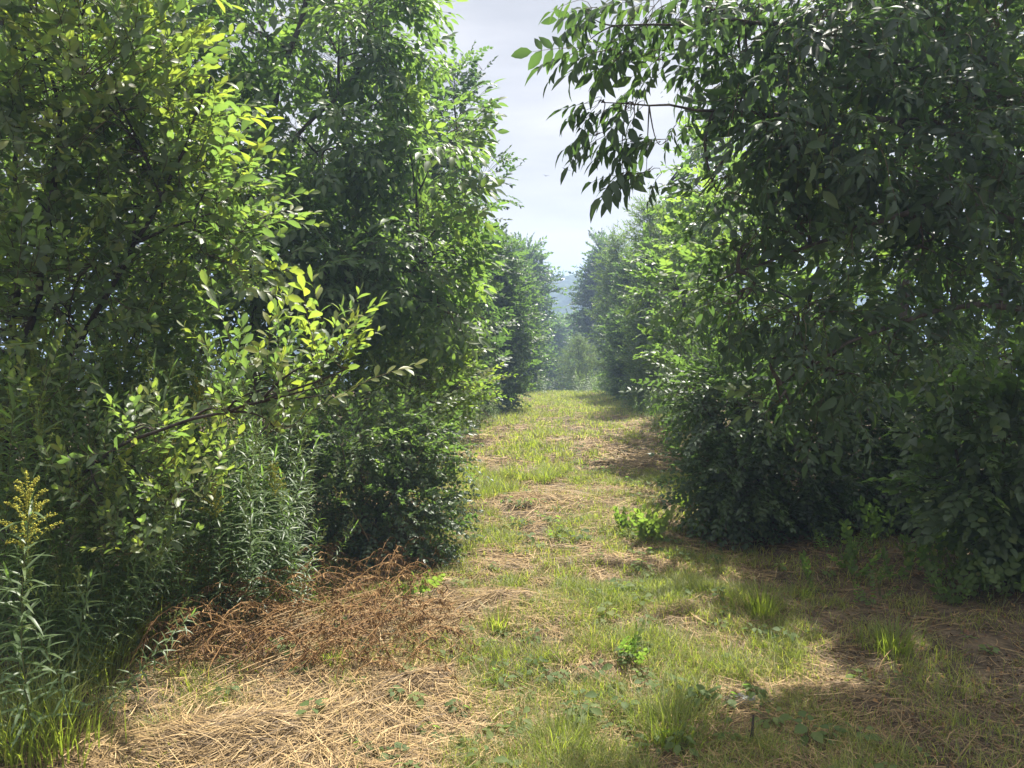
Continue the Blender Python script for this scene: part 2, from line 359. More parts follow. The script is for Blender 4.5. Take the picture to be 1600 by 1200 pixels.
def woody(name, label, cat, base, stems, blobs, kind, leafmat, rng, bark='bark', group=None, out=.8, up=.35, rand=.45, scale=(.85, 1.2),
          tone=.4, tonevar=.12, limb_r=.018, link_r=.0035, shell=.45, sublimbs=3, hang=0.0, names=('trunk', 'crown'), gap=0.0, lift=.35):
    """STEMS: list of (points, radius at foot, radius at tip); BLOBS: list of (centre, radii, number of sprigs[, tone])."""
    base = np.asarray(base, float)
    root = empty(name, base, label, cat, group)
    w = MB(); nodes = []
    for pts, r0, r1 in stems:
        pts = np.asarray(pts, float); K = len(pts)
        fine = np.stack([np.interp(np.linspace(0, K - 1, K * 4), np.arange(K), pts[:, q]) for q in range(3)], -1)
        for _ in range(2): fine[1:-1] = (fine[:-2] + 2 * fine[1:-1] + fine[2:]) / 4
        fine[1:-1] += rng.normal(0, .25 * r0, (len(fine) - 2, 3))
        w.tubes(fine[None], np.linspace(r0, r1, len(fine))[None], 8, .5, 0)
        nodes.append(fine[len(fine) // 4:])
    trunk_nodes = np.concatenate(nodes); limb_nodes = [trunk_nodes]
    for bl in blobs:
        c, r = np.asarray(bl[0], float), np.broadcast_to(np.asarray(bl[1], float), (3,))
        dist = np.linalg.norm(trunk_nodes - (c - np.array([0, 0, lift]) * np.linalg.norm(c[:2] - base[:2])), axis=1)
        a = trunk_nodes[np.argmin(dist)]
        ends = [c] + [c + nrm(rng.normal(size=3)) * r * .75 for _ in range(sublimbs)]
        fine_ = .3 if len(bl) > 5 else 1
        for q, e in enumerate(ends[:1] if len(bl) > 5 else ends):
            s0 = a if q == 0 else (a * .35 + c * .65) + rng.normal(0, .03, 3)
            mid = (s0 + e) / 2 + np.array([0, 0, .12 * np.linalg.norm(e - s0)]) + rng.normal(0, .05, 3)
            L = bez(s0, mid, e, 8); k = (1 if q == 0 else .55) * fine_
            w.tubes(L[None], np.linspace(limb_r * k, limb_r * .3 * k, 8)[None], 5, .5, 0)
            limb_nodes.append(L[2:])
    limb_nodes = np.concatenate(limb_nodes)
    w.build(names[0], M[bark], root, base)
    b = MB()
    for bl in blobs:
        c, r, n = np.asarray(bl[0], float), np.broadcast_to(np.asarray(bl[1], float), (3,)), bl[2]
        tn = bl[3] if len(bl) > 3 else tone
        p, d = sample_blob(c, r, n, rng, shell)
        if gap:
            q = vnoise(p[:, 0] * 2.2 + p[:, 1] * 1.1, p[:, 2] * 2.2, 17) > gap
            p, d = p[q], d[q]
        n = len(p)
        if n == 0: continue
        away = nrm((p - base) * [1, 1, 0])
        dr = nrm(d * out + away * .3 + np.array([0, 0, up]) + rng.normal(0, rand, (n, 3)))
        dr[:, 2] -= hang
        if len(bl) > 5: dr = dr * .55 + np.array(bl[5], float)
        dr = nrm(dr)
        uh = np.array([0, 0, 1.]) + rng.normal(0, .45, (n, 3))
        clump = (vnoise(p[:, 0] * 3 + 9, p[:, 2] * 3 + p[:, 1] * 2, 5) - .5) * .2
        b.many(S[bl[4] if len(bl) > 4 else kind], p, frame(dr, uh), rng.uniform(*scale, n), tn + clump + rng.normal(0, tonevar, n), rng)
        idx = np.array([np.argmin(((limb_nodes - q) ** 2).sum(1)) for q in p])
        a = limb_nodes[idx]; mid = (a + p) / 2 - dr * .04 + np.array([0, 0, .02])
        t = np.linspace(0, 1, 4)[None, :, None]
        cv = (1 - t) ** 2 * a[:, None] + 2 * t * (1 - t) * mid[:, None] + t * t * p[:, None]
        b.tubes(cv, np.linspace(link_r, link_r * .5, 4)[None], 3, .5, 1)
    b.build(names[1], [M[leafmat], M['twig']], root, base)
    return root

# ------------------------------------------------------------------ ground, hills
def sheet(name, xs, ys, zf, mat):
    X, Y = np.meshgrid(xs, ys); Z = zf(X, Y); nx, ny = len(xs), len(ys)
    i = (np.arange(ny - 1)[:, None] * nx + np.arange(nx - 1)[None]).reshape(-1, 1)
    f = np.concatenate([i + [0, 1, nx + 1], i + [0, nx + 1, nx]])
    b = MB(); b.add(np.stack([X, Y, Z], -1), f, .5, 0)
    return b.build(name, mat)

def spread(lo, hi, d0, grow, c):
    a = [c]; d = d0
    while a[-1] < hi: a.append(a[-1] + d); d *= grow
    e = [c]; d = d0
    while e[-1] > lo: e.append(e[-1] - d); d *= grow
    return np.array(sorted(set(e[1:] + a)))

ground = sheet('ground', spread(-3500, 3500, .09, 1.045, .3), spread(-30, 6500, .09, 1.035, 3.5), gz, M['soil'])
tag(ground, 'sloping brown trail ground running downhill between the trees', 'ground', kind='structure')

M['hill'] = ramp_mat('hill_forest', [(.3, (.018, .034, .020)), (.5, (.035, .060, .028)), (.7, (.06, .09, .04))], .05, detail=8)
def hz(X, Y):
    r = np.exp(-((Y - 200) / 34) ** 2)
    z = -40 + r * (43.4 + (fbm(X / 50, Y / 200, 2) - .5) * 2.5)
    return z + fbm(X / 1.3, Y / 1.3, 9, 2) * 1.3
hill = sheet('hills', np.linspace(-60, 95, 400), np.linspace(125, 235, 300), hz, M['hill'])
tag(hill, 'far wooded hill fading to blue', 'hill', kind='structure')

def farm_building():
    p = P(877, 441, 194); p[2] = float(hz(np.array(p[0]), np.array(194.))) + .1
    root = empty('building', p, 'tiny pale long building on the crest of the far blue hill', 'building')
    def box(x0, x1, y0, y1, z0, z1):
        v = [(x, y, z) for z in (z0, z1) for y in (y0, y1) for x in (x0, x1)]
        f = [(0, 2, 3), (0, 3, 1), (4, 5, 7), (4, 7, 6), (0, 1, 5), (0, 5, 4), (2, 6, 7), (2, 7, 3), (0, 4, 6), (0, 6, 2), (1, 3, 7), (1, 7, 5)]
        return v, f
    white = ramp_mat('white_wall', [(.3, (.75, .75, .73)), (.7, (.82, .82, .8))], .2)
    b = MB(); b.add(*box(-.8, .8, -.5, .5, -.5, .5), .5, 0); b.build('wall', white, root, smooth=False)
    b = MB(); v = [(-.85, -.55, .5), (.85, -.55, .5), (.85, .55, .5), (-.85, .55, .5), (-.85, 0, .68), (.85, 0, .68)]
    b.add(v, [(0, 1, 5), (0, 5, 4), (2, 3, 4), (2, 4, 5), (0, 4, 3), (1, 2, 5)], .5, 0)
    b.build('roof', ramp_mat('pale_roof', [(.3, (.6, .6, .6)), (.7, (.7, .7, .7))], .2), root, smooth=False)
farm_building()

# ------------------------------------------------------------------ LEFT SIDE
def left_side():
    rng = np.random.default_rng(1)
    # pussy willow close on the left, several dark stems
    B = np.array([-3.0, 4.45, float(gz(-3.0, 4.45))])
    st = [([B, P(2, 700, 4.32), P(30, 560, 4.25), P(75, 400, 4.19), P(95, 150, 4.06), P(150, -60, 3.94)], .030, .008),
          ([B + [.04, 0, 0], P(0, 640, 4.45), P(30, 440, 4.45), P(20, 200, 4.45), P(70, -150, 4.45)], .026, .008),
          ([B + [.08, .1, 0], P(60, 640, 4.38), P(160, 470, 4.32), P(260, 300, 4.19), P(330, 120, 4.19)], .022, .006),
          ([B + [.1, -.1, 0], P(60, 720, 4.5), P(140, 640, 4.6), P(190, 560, 4.7), P(240, 470, 4.7)], .016, .004)]
    bl = [(P(60, 60, 4.19), (0.50, 0.48, 0.48), 150, .42), (P(180, 150, 4.06), (0.36, 0.42, 0.48), 119, .55), (P(60, 280, 4.32), (0.50, 0.48, 0.42), 131, .36),
          (P(220, 280, 4.5), (0.40, 0.42, 0.42), 126, .46), (P(90, 480, 4.19), (0.50, 0.48, 0.46), 131, .32), (P(255, 420, 4.8), (0.38, 0.42, 0.42), 131, .36),
          (P(60, 680, 4.06), (0.48, 0.42, 0.38), 75, .3), (P(170, 580, 4.8), (0.46, 0.42, 0.40), 106, .32), 
          (P(340, 330, 4.32), (0.22, 0.36, 0.36), 63, .45), (P(100, -150, 4.19), (0.72, 0.60, 0.42), 150, .5), (P(-150, 300, 4.19), (0.48, 0.60, 1.08), 150, .36)]
    woody('pussy_willow', 'tall willow shrub with broad leaves, dark stems and yellowish shoot tips at left edge', 'shrub', B, st, bl, 'willow', 'willow', rng,
          bark='dark_bark', up=.45, out=.7, limb_r=.012, link_r=.0028, names=('stem', 'crown'), scale=(.95, 1.35))
    # the low willow bough with upright yellow-green sprigs
    B2 = np.array([-2.7, 4.2, float(gz(-2.7, 4.2))])
    st = [([B2, P(70, 800, 4.0), P(170, 700, 3.5), P(300, 655, 3.0), P(420, 625, 2.85), P(545, 575, 2.75)], .012, .003)]
    rs = np.random.default_rng(5)
    bl = [(P(510, 560, 2.78), (.10, .1, .05), 8, .62), (P(515, 600, 2.8), (.09, .1, .06), 6, .62), (P(440, 600, 2.85), (.12, .12, .10), 12, .5),
          (P(390, 570, 2.9), (.10, .1, .08), 6, .5), (P(430, 670, 2.9), (.12, .12, .08), 10, .42), (P(340, 640, 2.95), (.12, .1, .08), 9, .4), (P(240, 680, 3.3), (.12, .12, .10), 12, .38), (P(170, 720, 3.55), (.16, .14, .14), 20, .40), (P(150, 790, 3.5), (.24, .2, .16), 36, .42), (P(270, 770, 3.5), (.22, .2, .15), 32, .45), (P(60, 640, 3.6), (.20, .2, .2), 30, .4), (P(230, 850, 3.4), (.16, .15, .10), 16, .4)]
    woody('willow_sapling', 'low willow sapling with upright yellow-green sprigs reaching over the dark rounded bush', 'shrub', B2, st, bl, 'willow', 'willow', rs,
          bark='dark_bark', up=.9, out=.5, rand=.3, limb_r=.006, link_r=.0025, names=('stem', 'crown'), scale=(.6, .95), sublimbs=1)
    # the ash behind
    B3 = PG(380, 8.2)
    st = [([B3, P(395, 700, 8.18), P(400, 480, 8.07), P(390, 250, 8.07), P(440, 120, 8.07), P(520, -150, 8.07)], .07, .02),
          ([P(398, 430, 8.07), P(450, 220, 7.86), P(530, 150, 7.75), P(600, 60, 7.64)], .03, .008),
          ([P(400, 520, 8.07), P(520, 480, 7.64), P(620, 440, 7.43), P(680, 360, 7.32)], .028, .007)]
    bl = [(P(530, 60, 7.75), (.75, .8, .55), 48, .5), (P(390, 40, 7.86), (.7, .8, .6), 44, .45), (P(585, 30, 7.75), (.32, .5, .35), 14, .6),
          (P(530, 230, 7.64), (.75, .8, .6), 51, .42), (P(655, 250, 7.53), (.50, .6, .40), 27, .62), (P(370, 230, 7.97), (.7, .8, .6), 44, .4),
          (P(510, 400, 7.53), (.75, .8, .55), 51, .36), (P(655, 400, 7.43), (.50, .6, .5), 33, .55), (P(370, 420, 7.86), (.7, .8, .6), 40, .36),
          (P(545, 430, 7.32), (.65, .7, .38), 37, .42), (P(440, 440, 7.43), (.6, .7, .35), 25, .4), (P(685, 480, 7.43), (.32, .5, .3), 14, .6),
          (P(270, 120, 8.18), (.7, .8, .9), 44, .42), (P(450, -200, 7.97), (1.3, 1.2, .8), 59, .5)]
    woody('ash_tree', 'ash tree with divided leaves leaning over the path behind the willow shrub', 'tree', B3, st, bl, 'ash', 'ash', rng, up=.15, out=.9,
          limb_r=.022, link_r=.003, scale=(1.25, 1.65))
    # round dogwood bush by the path
    B4 = np.array([-1.12, 5.85, float(gz(-1.12, 5.85))])
    rb = np.random.default_rng(3)
    st = [([B4 + np.array([rb.normal(0, .12), rb.normal(0, .12), 0]), B4 + np.array([dx * .5, dy, .5]), B4 + np.array([dx, dy * 1.4, .95])], .011, .004) for dx, dy in ((-.5, -.1), (-.25, .2), (0, -.2), (.25, .1), (.45, -.1), (.1, .3), (-.1, -.3))]
    bl = [(B4 + [0, 0, .50], (.64, .52, .46), 420, .32), (B4 + [.30, -.1, .30], (.36, .42, .32), 220, .3), (B4 + [-.1, .05, .92], (.56, .48, .24), 210, .58),  # top sprigs toned paler: the lit top is put into the leaf colour
          (B4 + [.38, .15, .85], (.26, .35, .32), 100, .5), (B4 + [-.55, 0, .7], (.42, .45, .45), 150, .4), (B4 + [.62, .1, .78], (.14, .2, .22), 26, .5)]
    woody('dogwood_bush', 'round dark bush of small glossy leaves bulging onto the path', 'bush', B4, st, bl, 'ovate', 'dogwood', rng, bark='twig', up=.25, out=1.0,
          limb_r=.006, link_r=.002, names=('stem', 'crown'), scale=(.8, 1.2), hang=.1)
    # shrubs between the dogwood and the ash
    B5 = PG(560, 8.0)
    woody('leafy_shrub', 'light green leafy shrub filling the gap under the ash tree', 'shrub', B5, [([B5, B5 + [0, 0, .8], B5 + [.2, 0, 1.5]], .02, .006)],
          [(P(640, 610, 7.2), (.6, .5, .30), 150, .62), (P(540, 610, 7.2), (.7, .5, .40), 160, .55), (P(705, 600, 7.8), (.30, .4, .30), 80, .62), (P(450, 650, 7.6), (.5, .5, .6), 120, .4)],
          'ovate', 'weed', rng, bark='twig', limb_r=.008, link_r=.002, names=('stem', 'crown'), scale=(1.0, 1.5))
left_side()

# ------------------------------------------------------------------ RIGHT SIDE
def right_side():
    rng = np.random.default_rng(2)
    B = np.array([3.55, 4.6, float(gz(3.55, 4.6))])
    st = [([B, B + [-.05, 0, 1.0], B + [-.1, 0, 2.2], B + [-.3, .1, 3.6], B + [-.6, .2, 5.0]], .10, .03),
          ([P(1720, 330, 4.6), P(1600, 165, 4.3), P(1440, 110, 4.0), P(1330, 55, 3.8), P(1150, 30, 3.6), P(960, 40, 3.4)],   .035, .003),
          ([P(1700, 260, 4.4), P(1540, 90, 4.4), P(1470, 60, 4.4), P(1400, -80, 4.3)], .026, .010),
          ([P(1720, 380, 4.5), P(1500, 190, 4.1), P(1280, 185, 3.8), P(1110, 170, 3.6), P(940, 160, 3.4)], .022, .002),
          ([P(1720, 420, 4.5), P(1500, 300, 4.0), P(1300, 370, 3.8), P(1120, 440, 3.6)], .022, .004),
          ([P(1720, 500, 4.4), P(1520, 470, 4.0), P(1350, 520, 3.8), P(1220, 600, 3.6)], .020, .004)]
    e, f = 'ashend', 'frond'
    bl = [(P(915, 15, 3.5), (.10, .2, .04), 6, .42, f, (-1, 0, -.2)), (P(985, 25, 3.5), (.14, .25, .08), 11, .40, f, (-1, 0, -.2)), (P(1100, 10, 3.6), (.26, .4, .14), 18, 0.31),
          (P(905, 80, 3.45), (.05, .1, .02), 4, .45, f, (-1, 0, -.2)), (P(965, 85, 3.45), (.09, .15, .04), 6, .42, f, (-1, 0, -.2)), (P(1025, 95, 3.5), (.16, .3, .09), 11, .4, f, (-1, 0, -.2)),
          (P(935, 160, 3.45), (.05, .1, .02), 4, .42, f, (-1, 0, -.2)), (P(985, 165, 3.5), (.11, .15, .04), 7, .4, f, (-1, 0, -.2)), (P(930, 212, 3.45), (.06, .1, .02), 4, .42, f, (-1, 0, -.2)), (P(985, 222, 3.45), (.08, .1, .03), 5, .4, f, (-1, 0, -.2)),
          (P(1035, 225, 3.45), (.09, .12, .03), 5, .4, f, (-1, 0, -.2)), (P(975, 275, 3.45), (.05, .1, .02), 4, .42, f, (-1, 0, -.2)), (P(1010, 270, 3.5), (.07, .12, .04), 5, .38, f, (-1, 0, -.2)),
          (P(1170, 90, 3.6), (.24, .4, .20), 24, 0.29), (P(1170, 165, 3.6), (.12, .2, .05), 5, .36, e), (P(1220, 230, 3.6), (.16, .3, .10), 11, 0.29),
          (P(1120, 300, 3.6), (.12, .2, .04), 5, .36, e),
          (P(1260, 60, 3.8), (.40, .5, .35), 74, 0.27), (P(1270, 230, 3.8), (.32, .4, .22), 53, 0.27), (P(1420, 230, 4.0), (.45, .5, .38), 74, 0.25),
          (P(1470, 70, 4.2), (.45, .6, .33), 53, 0.29), (P(1560, 260, 4.2), (.35, .5, .5), 62, 0.27), (P(1250, 350, 3.7), (.28, .3, .07), 14, 0.27), (P(1170, 380, 3.6), (.10, .15, .03), 3, .36, e), (P(1440, 400, 4.0), (.36, .4, .20), 20, 0.25),
          (P(1160, 470, 3.6), (.13, .15, .04), 4, .36, e), (P(1240, 490, 3.7), (.20, .25, .07), 20, 0.25), (P(1400, 530, 3.9), (.30, .3, .14), 20, 0.25), (P(1220, 630, 3.6), (.04, .06, .02), 2, .55, e),
          (P(1560, 430, 4.1), (.3, .3, .2), 20, 0.25), (P(1205, 560, 3.6), (.09, .12, .03), 3, .4, e), (P(1300, 590, 3.8), (.18, .2, .08), 16, 0.25),
          (P(1520, -170, 4.1), (.8, .8, .5), 108, 0.35), (P(1650, -200, 4.6), (1.0, 1.2, .9), 170, 0.35), (P(1750, 250, 4.6), (.6, .9, .8), 155, 0.30)]  # out-of-frame crown, added and thickened to shade the ground at right
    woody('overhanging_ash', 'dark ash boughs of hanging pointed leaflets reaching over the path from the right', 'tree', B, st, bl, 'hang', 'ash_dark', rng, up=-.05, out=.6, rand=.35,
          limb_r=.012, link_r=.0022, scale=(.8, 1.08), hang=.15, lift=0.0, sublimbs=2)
    # dark bush under the boughs
    B2 = np.array([2.5, 6.9, float(gz(2.5, 6.9))])
    st = [([B2 + np.array([q * .3, 0, 0]), B2 + np.array([dx * .5, dy, .6]), B2 + np.array([dx, dy * 1.4, 1.15])], .014, .005) for q, (dx, dy) in enumerate(((-.9, -.3), (-.5, .2), (-.1, -.2), (.4, .1), (.8, -.2), (.1, .5)))]
    bl = [(P(1160, 640, 6.4), (.42, .5, .40), 300, .28), (P(1140, 750, 6.3), (.26, .4, .36), 220, .3), (P(1260, 620, 6.8), (.6, .6, .5), 340, .28), (P(1400, 600, 7.0), (.7, .6, .6), 340, .28),
          (P(1250, 750, 6.6), (.45, .4, .42), 300, .26), (P(1370, 760, 7.0), (.5, .4, .45), 300, .25), (P(1090, 610, 7.0), (.30, .4, .24), 130, .36), (P(1480, 700, 6.8), (.5, .5, .65), 300, .26), (P(1200, 800, 6.4), (.40, .3, .16), 130, .26), (P(1600, 640, 7.0), (.6, .5, .8), 260, .26), (P(1470, 790, 6.2), (.42, .4, .34), 200, .26), (P(1330, 820, 6.3), (.45, .3, .14), 130, .26)]
    woody('dark_shrub', 'dense dark shrub in deep shade under the overhanging boughs', 'bush', B2, st, bl, 'ovate', 'dogwood', rng, bark='dark_bark', up=.1, out=.9, hang=.25,
          limb_r=.007, link_r=.002, names=('stem', 'crown'), scale=(1.0, 1.55))
    # broad-leaved bush at the right edge
    B3 = np.array([3.2, 5.1, float(gz(3.2, 5.1))])
    st = [([B3, B3 + [-.2, -.1, .5], B3 + [-.35, -.2, 1.0], B3 + [-.4, -.2, 1.4]], .016, .005), ([B3, B3 + [.1, 0, .7], B3 + [.05, -.1, 1.6]], .016, .005)]
    bl = [(P(1560, 560, 4.87), (.32, .4, .32), 80, .34), (P(1560, 680, 4.87), (.32, .4, .28), 90, .3), (P(1505, 760, 4.87), (.26, .3, .22), 60, .36), (P(1585, 800, 4.87), (.28, .3, .25), 70, .34), (P(1480, 640, 4.99), (.2, .3, .2), 40, .3), (P(1590, 840, 4.87), (.26, .25, .14), 50, .36), (P(1640, 760, 4.99), (.3, .4, .55), 120, .3)]
    woody('broadleaf_bush', 'broad-leaved bush with pale lit leaves low at the right edge', 'bush', B3, st, bl, 'broad', 'broad', rng, bark='twig', up=.1, out=.8, hang=.15,
          limb_r=.007, link_r=.002, names=('stem', 'crown'), scale=(.75, 1.05))
    # sunlit maples behind
    def broad_tree(px, D, topy, boty, wpx, label, tone, n, seed, name='maple_tree', kind='broad', mat='broad', scale=(1.0, 1.5)):
        r = np.random.default_rng(seed); b = PG(px, D); k = D / F
        top = P(px, topy, D); bot = P(px, boty, D); H = top[2] - bot[2]; W = wpx * k
        st = [([b, b + [r.normal(0, .1), 0, (top[2] - b[2]) * .4], b + [r.normal(0, .2), r.normal(0, .2), (top[2] - b[2]) * .85]], .012 * (top[2] - b[2]) + .01, .012)]
        bl = []
        for q in range(9):
            u = (q + .5) / 9; a = q * 2.4; rr = W * .5 * math.sin(math.pi * min(.93, .18 + .75 * u)) * .62
            c = np.array([bot[0] + math.cos(a) * rr, D + math.sin(a) * rr, bot[2] + H * u])
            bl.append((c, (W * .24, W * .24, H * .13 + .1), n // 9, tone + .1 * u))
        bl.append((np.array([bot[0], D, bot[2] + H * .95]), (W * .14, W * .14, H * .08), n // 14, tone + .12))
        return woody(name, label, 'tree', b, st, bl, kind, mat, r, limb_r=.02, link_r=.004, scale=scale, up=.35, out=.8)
    broad_tree(1240, 9.5, 240, 640, 330, 'sunlit young maple with bright green leaves behind the dark boughs', .58, 620, 21)
    broad_tree(1120, 11.5, 300, 600, 220, 'smaller bright maple left of the sunlit young maple on the right', .5, 430, 22)
    broad_tree(1480, 9.5, 60, 700, 420, 'tall maple at far right seen through the dark boughs', .5, 620, 23)
    broad_tree(1350, 13.0, 60, 600, 420, 'tall maple in the back row right of the sunlit young maple', .5, 520, 24, scale=(1.3, 1.8))
    broad_tree(1700, 8.0, -50, 700, 420, 'maple standing at the right margin behind the broad-leaved bush', .42, 420, 25)
    broad_tree(1090, 15.0, 215, 560, 170, 'slim maple peeking over the hanging leaves on the right', .45, 320, 26, scale=(1.2, 1.6))
    broad_tree(1400, 7.9, -260, 190, 460, 'high maple crown added behind the overhanging boughs to shade the right ground', .4, 620, 27)  # added crown, mostly above the frame, placed to shade the ground at right
    # left hand neighbours
    broad_tree(470, 10.0, 300, 720, 330, 'low bushy maple in the shade behind the ash trunk', .45, 420, 38)
    broad_tree(40, 6.3, 120, 880, 400, 'small-leaved thorny bush at the left margin seen between the willow stems', .36, 420, 37, name='thorn_bush', kind='ovate', mat='dogwood', scale=(1.2, 1.7))
    broad_tree(300, 9.0, 330, 860, 300, 'bushy young maple filling the gap behind the willow shrub', .45, 420, 36)
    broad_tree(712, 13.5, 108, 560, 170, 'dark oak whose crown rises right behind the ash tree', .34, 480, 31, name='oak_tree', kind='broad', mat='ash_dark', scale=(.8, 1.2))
    broad_tree(250, 9.5, -250, 620, 420, 'tall leafy tree behind the willow shrub on the left', .36, 520, 32)
    broad_tree(40, 7.0, -250, 750, 420, 'leafy tree at the left margin behind the willow stems', .36, 480, 33)
    broad_tree(560, 11.0, -150, 600, 330, 'tall shady tree standing behind the ash tree', .3, 480, 34, scale=(1.2, 1.7))
    broad_tree(662, 10.0, 420, 630, 130, 'small bright sapling beside the path just past the ash tree', .6, 170, 35)
right_side()

# ------------------------------------------------------------------ DISTANT TREES: a few kinds, copied
def far_kind(name, kind, mat, n, seed, shape, label, tone, scale=(1, 1.6)):
    """A tree 6 m tall on its own origin; SHAPE: list of (height share, radius share) of its outline."""
    r = np.random.default_rng(seed); H = 6.0; b = np.zeros(3)
    st = [([b, b + [.05, 0, H * .35], b + [-.05, .05, H * .8], b + [0, 0, H * .96]], .075, .012)]
    bl = []
    for k in range(26):
        u = (k + .5) / 26; rad = np.interp(u, [q[0] for q in shape], [q[1] for q in shape]); a = k * 2.4 + r.normal(0, .4); rr = rad * .62 * r.uniform(.3, 1.15)
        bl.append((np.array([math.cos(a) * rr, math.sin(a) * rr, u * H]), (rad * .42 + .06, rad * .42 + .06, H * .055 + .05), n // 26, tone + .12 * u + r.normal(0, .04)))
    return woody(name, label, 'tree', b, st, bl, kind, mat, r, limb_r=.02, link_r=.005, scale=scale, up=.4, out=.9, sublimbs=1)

OVAL = [(0, .0), (.08, .7), (.3, 1.25), (.6, 1.3), (.85, .8), (1, .15)]
SPIRE = [(0, .1), (.1, .75), (.35, .95), (.7, .6), (.9, .25), (1, .05)]
SLIM = [(0, .1), (.15, .55), (.5, .75), (.8, .45), (1, .08)]
BUSHY = [(0, 1.9), (.2, 2.9), (.5, 3.0), (.8, 2.1), (1, .6)]

def far_trees():
    kinds = {
        'oval': far_kind('broadleaf_tree', 'far', 'broad', 1500, 41, OVAL, 'dark broadleaf tree closing the left side of the gap beside the blue hill', .2, (1.3, 2.1)),
        'spire': far_kind('poplar_tree', 'far', 'birch', 1400, 42, SPIRE, 'dark pointed tree on the right of the gap beside the blue hill', .15, (1.2, 1.9)),
        'slim': far_kind('birch_tree', 'farnarrow', 'birch', 900, 43, SLIM, 'thin grey-green birch with a ragged pointed top on the right', .5),
        'bushy': far_kind('willow_bush', 'farnarrow', 'grey_willow', 1800, 44, BUSHY, 'rounded grey-green willow bush at the end of the path', .28),
    }
    G_L, G_R = 'trees along the left of the path', 'trees along the right of the path'
    spots = [   # kind, centre px, distance, top px, size in px of its foot unused, label, group
        ('oval', 818, 44, 386, 'dark broadleaf tree closing the left side of the gap beside the blue hill', G_L),
        ('spire', 940, 46, 383, 'dark pointed tree on the right of the gap beside the blue hill', G_R),
        ('slim', 1012, 20, 318, 'thin grey-green birch with a ragged pointed top on the right', G_R),
        ('bushy', 905, 33, 526, 'rounded grey-green willow bush at the end of the path', None),
        ('oval', 775, 20, 372, 'mid green tree on the left of the path beyond the oak', G_L),
        ('oval', 700, 17, 300, 'shaded tree behind the oak on the left', G_L),
        ('slim', 960, 27, 370, 'pale slim tree between the dark pointed tree and the ragged birch', G_R),
        ('oval', 1060, 22, 330, 'leafy tree just right of the ragged birch', G_R),
        ('spire', 985, 24, 410, 'short pointed tree in front of the pale slim tree', G_R),
        ('slim', 1068, 17, 390, 'small slender birch close to the path under the ragged birch', G_R),
        ('bushy', 772, 23, 520, 'round olive willow bush on the left edge of the path', None),
        ('bushy', 690, 15, 515, 'willow bush low on the left in front of the mid green tree', None),
        ('bushy', 1032, 19, 545, 'low willow bush on the right edge of the path', None),
        ('oval', 812, 30, 420, 'tree tucked between the mid green tree and the dark broadleaf tree', G_L),
        ('oval', 862, 62, 500, 'hazy tree down the slope left of the gap', G_L),
        ('oval', 893, 70, 498, 'hazy tree down the slope in the middle of the gap', None),
        ('spire', 880, 90, 507, 'pointed hazy tree lowest in the gap', None),
        ('oval', 640, 14, 200, 'tree of the back row hidden behind the ash tree', G_L),
    ]
    first = set(); rng = np.random.default_rng(50)
    for k, px, D, top, label, grp in spots:
        x = (px - 800) / F * D; z = float(gz(x, D)); h = P(px, top, D)[2] - z
        sc = h / (6.25 if k != 'bushy' else 6.3)
        o = kinds[k]
        if k not in first:
            first.add(k); o.location = (x, D, z); o.rotation_euler = (0, 0, 0); o.scale = (sc,) * 3; o['label'] = label
            if grp: o['group'] = grp
            kinds[k] = o
        else:
            c = copy_tree(o, (x, D, z), rng.uniform(0, 6.28), sc, label=label)
            if grp: c['group'] = grp
            elif 'group' in c: del c['group']
        if k == 'bushy':
            pass
far_trees()

# ------------------------------------------------------------------ GOLDENRODS
def golden_kind(seed, plume, H=1.15):
    r = np.random.default_rng(seed)
    root = empty('goldenrod', (0, 0, 0), 'green goldenrod', 'wild plant')
    lf = [LEAF['lance'](c) for c in (.3, .6, .8)]
    sp = sprig(lf, 58, H, r, ang=72, droop=0.06, radial=True, sc=(.85, 1.3), stem=.0035, t0=.12, grade=.15)
    b = MB(); b.inst(sp, np.zeros((1, 3)), frame(np.array([[.0, .04, 1.]]), np.array([[1., 0, 0]])), 1.0, np.array([.42]))
    b.build('foliage', [M['goldenrod'], M['green_stem']], root)
    f = MB(); n = 22 if plume else 9
    tip = np.array([0, .04, 1.]) * H * .97
    cv, bits = [], []
    for i in range(n):
        a = i * 2.4; h = (i / n); rad = (.12 if plume else .06) * (1 - h * .8)
        s0 = tip + np.array([0, 0, -.16 + .24 * h]); e = s0 + np.array([math.cos(a) * rad, math.sin(a) * rad, .09])
        mid = (s0 + e) / 2 + np.array([0, 0, .04]); c = bez(s0, mid, e, 8); cv.append(c[::2])
        for q in c[1:]:
            for _ in range(9 if plume else 3): bits.append(q + r.normal(0, .0035, 3) + [0, 0, .003])
    f.tubes(np.array(cv), np.full((len(cv), 4), .0012), 3, .2, 0)
    oc = T(np.array([[1, 0, 0], [-1, 0, 0], [0, 1, 0], [0, -1, 0], [0, 0, 1], [0, 0, -1.]]) * .0030, np.array([[0, 2, 4], [2, 1, 4], [1, 3, 4], [3, 0, 4], [2, 0, 5], [1, 2, 5], [3, 1, 5], [0, 3, 5]]), np.zeros(6), np.zeros(8, int))
    bits = np.array(bits); d = nrm(r.normal(size=(len(bits), 3)))
    f.inst(oc, bits, frame(d, r.normal(size=(len(bits), 3))), r.uniform(.7, 1.3, len(bits)), (.62 if plume else .05) + r.normal(0, .15, len(bits)))
    f.build('flower_head', M['flower'], root)
    return root

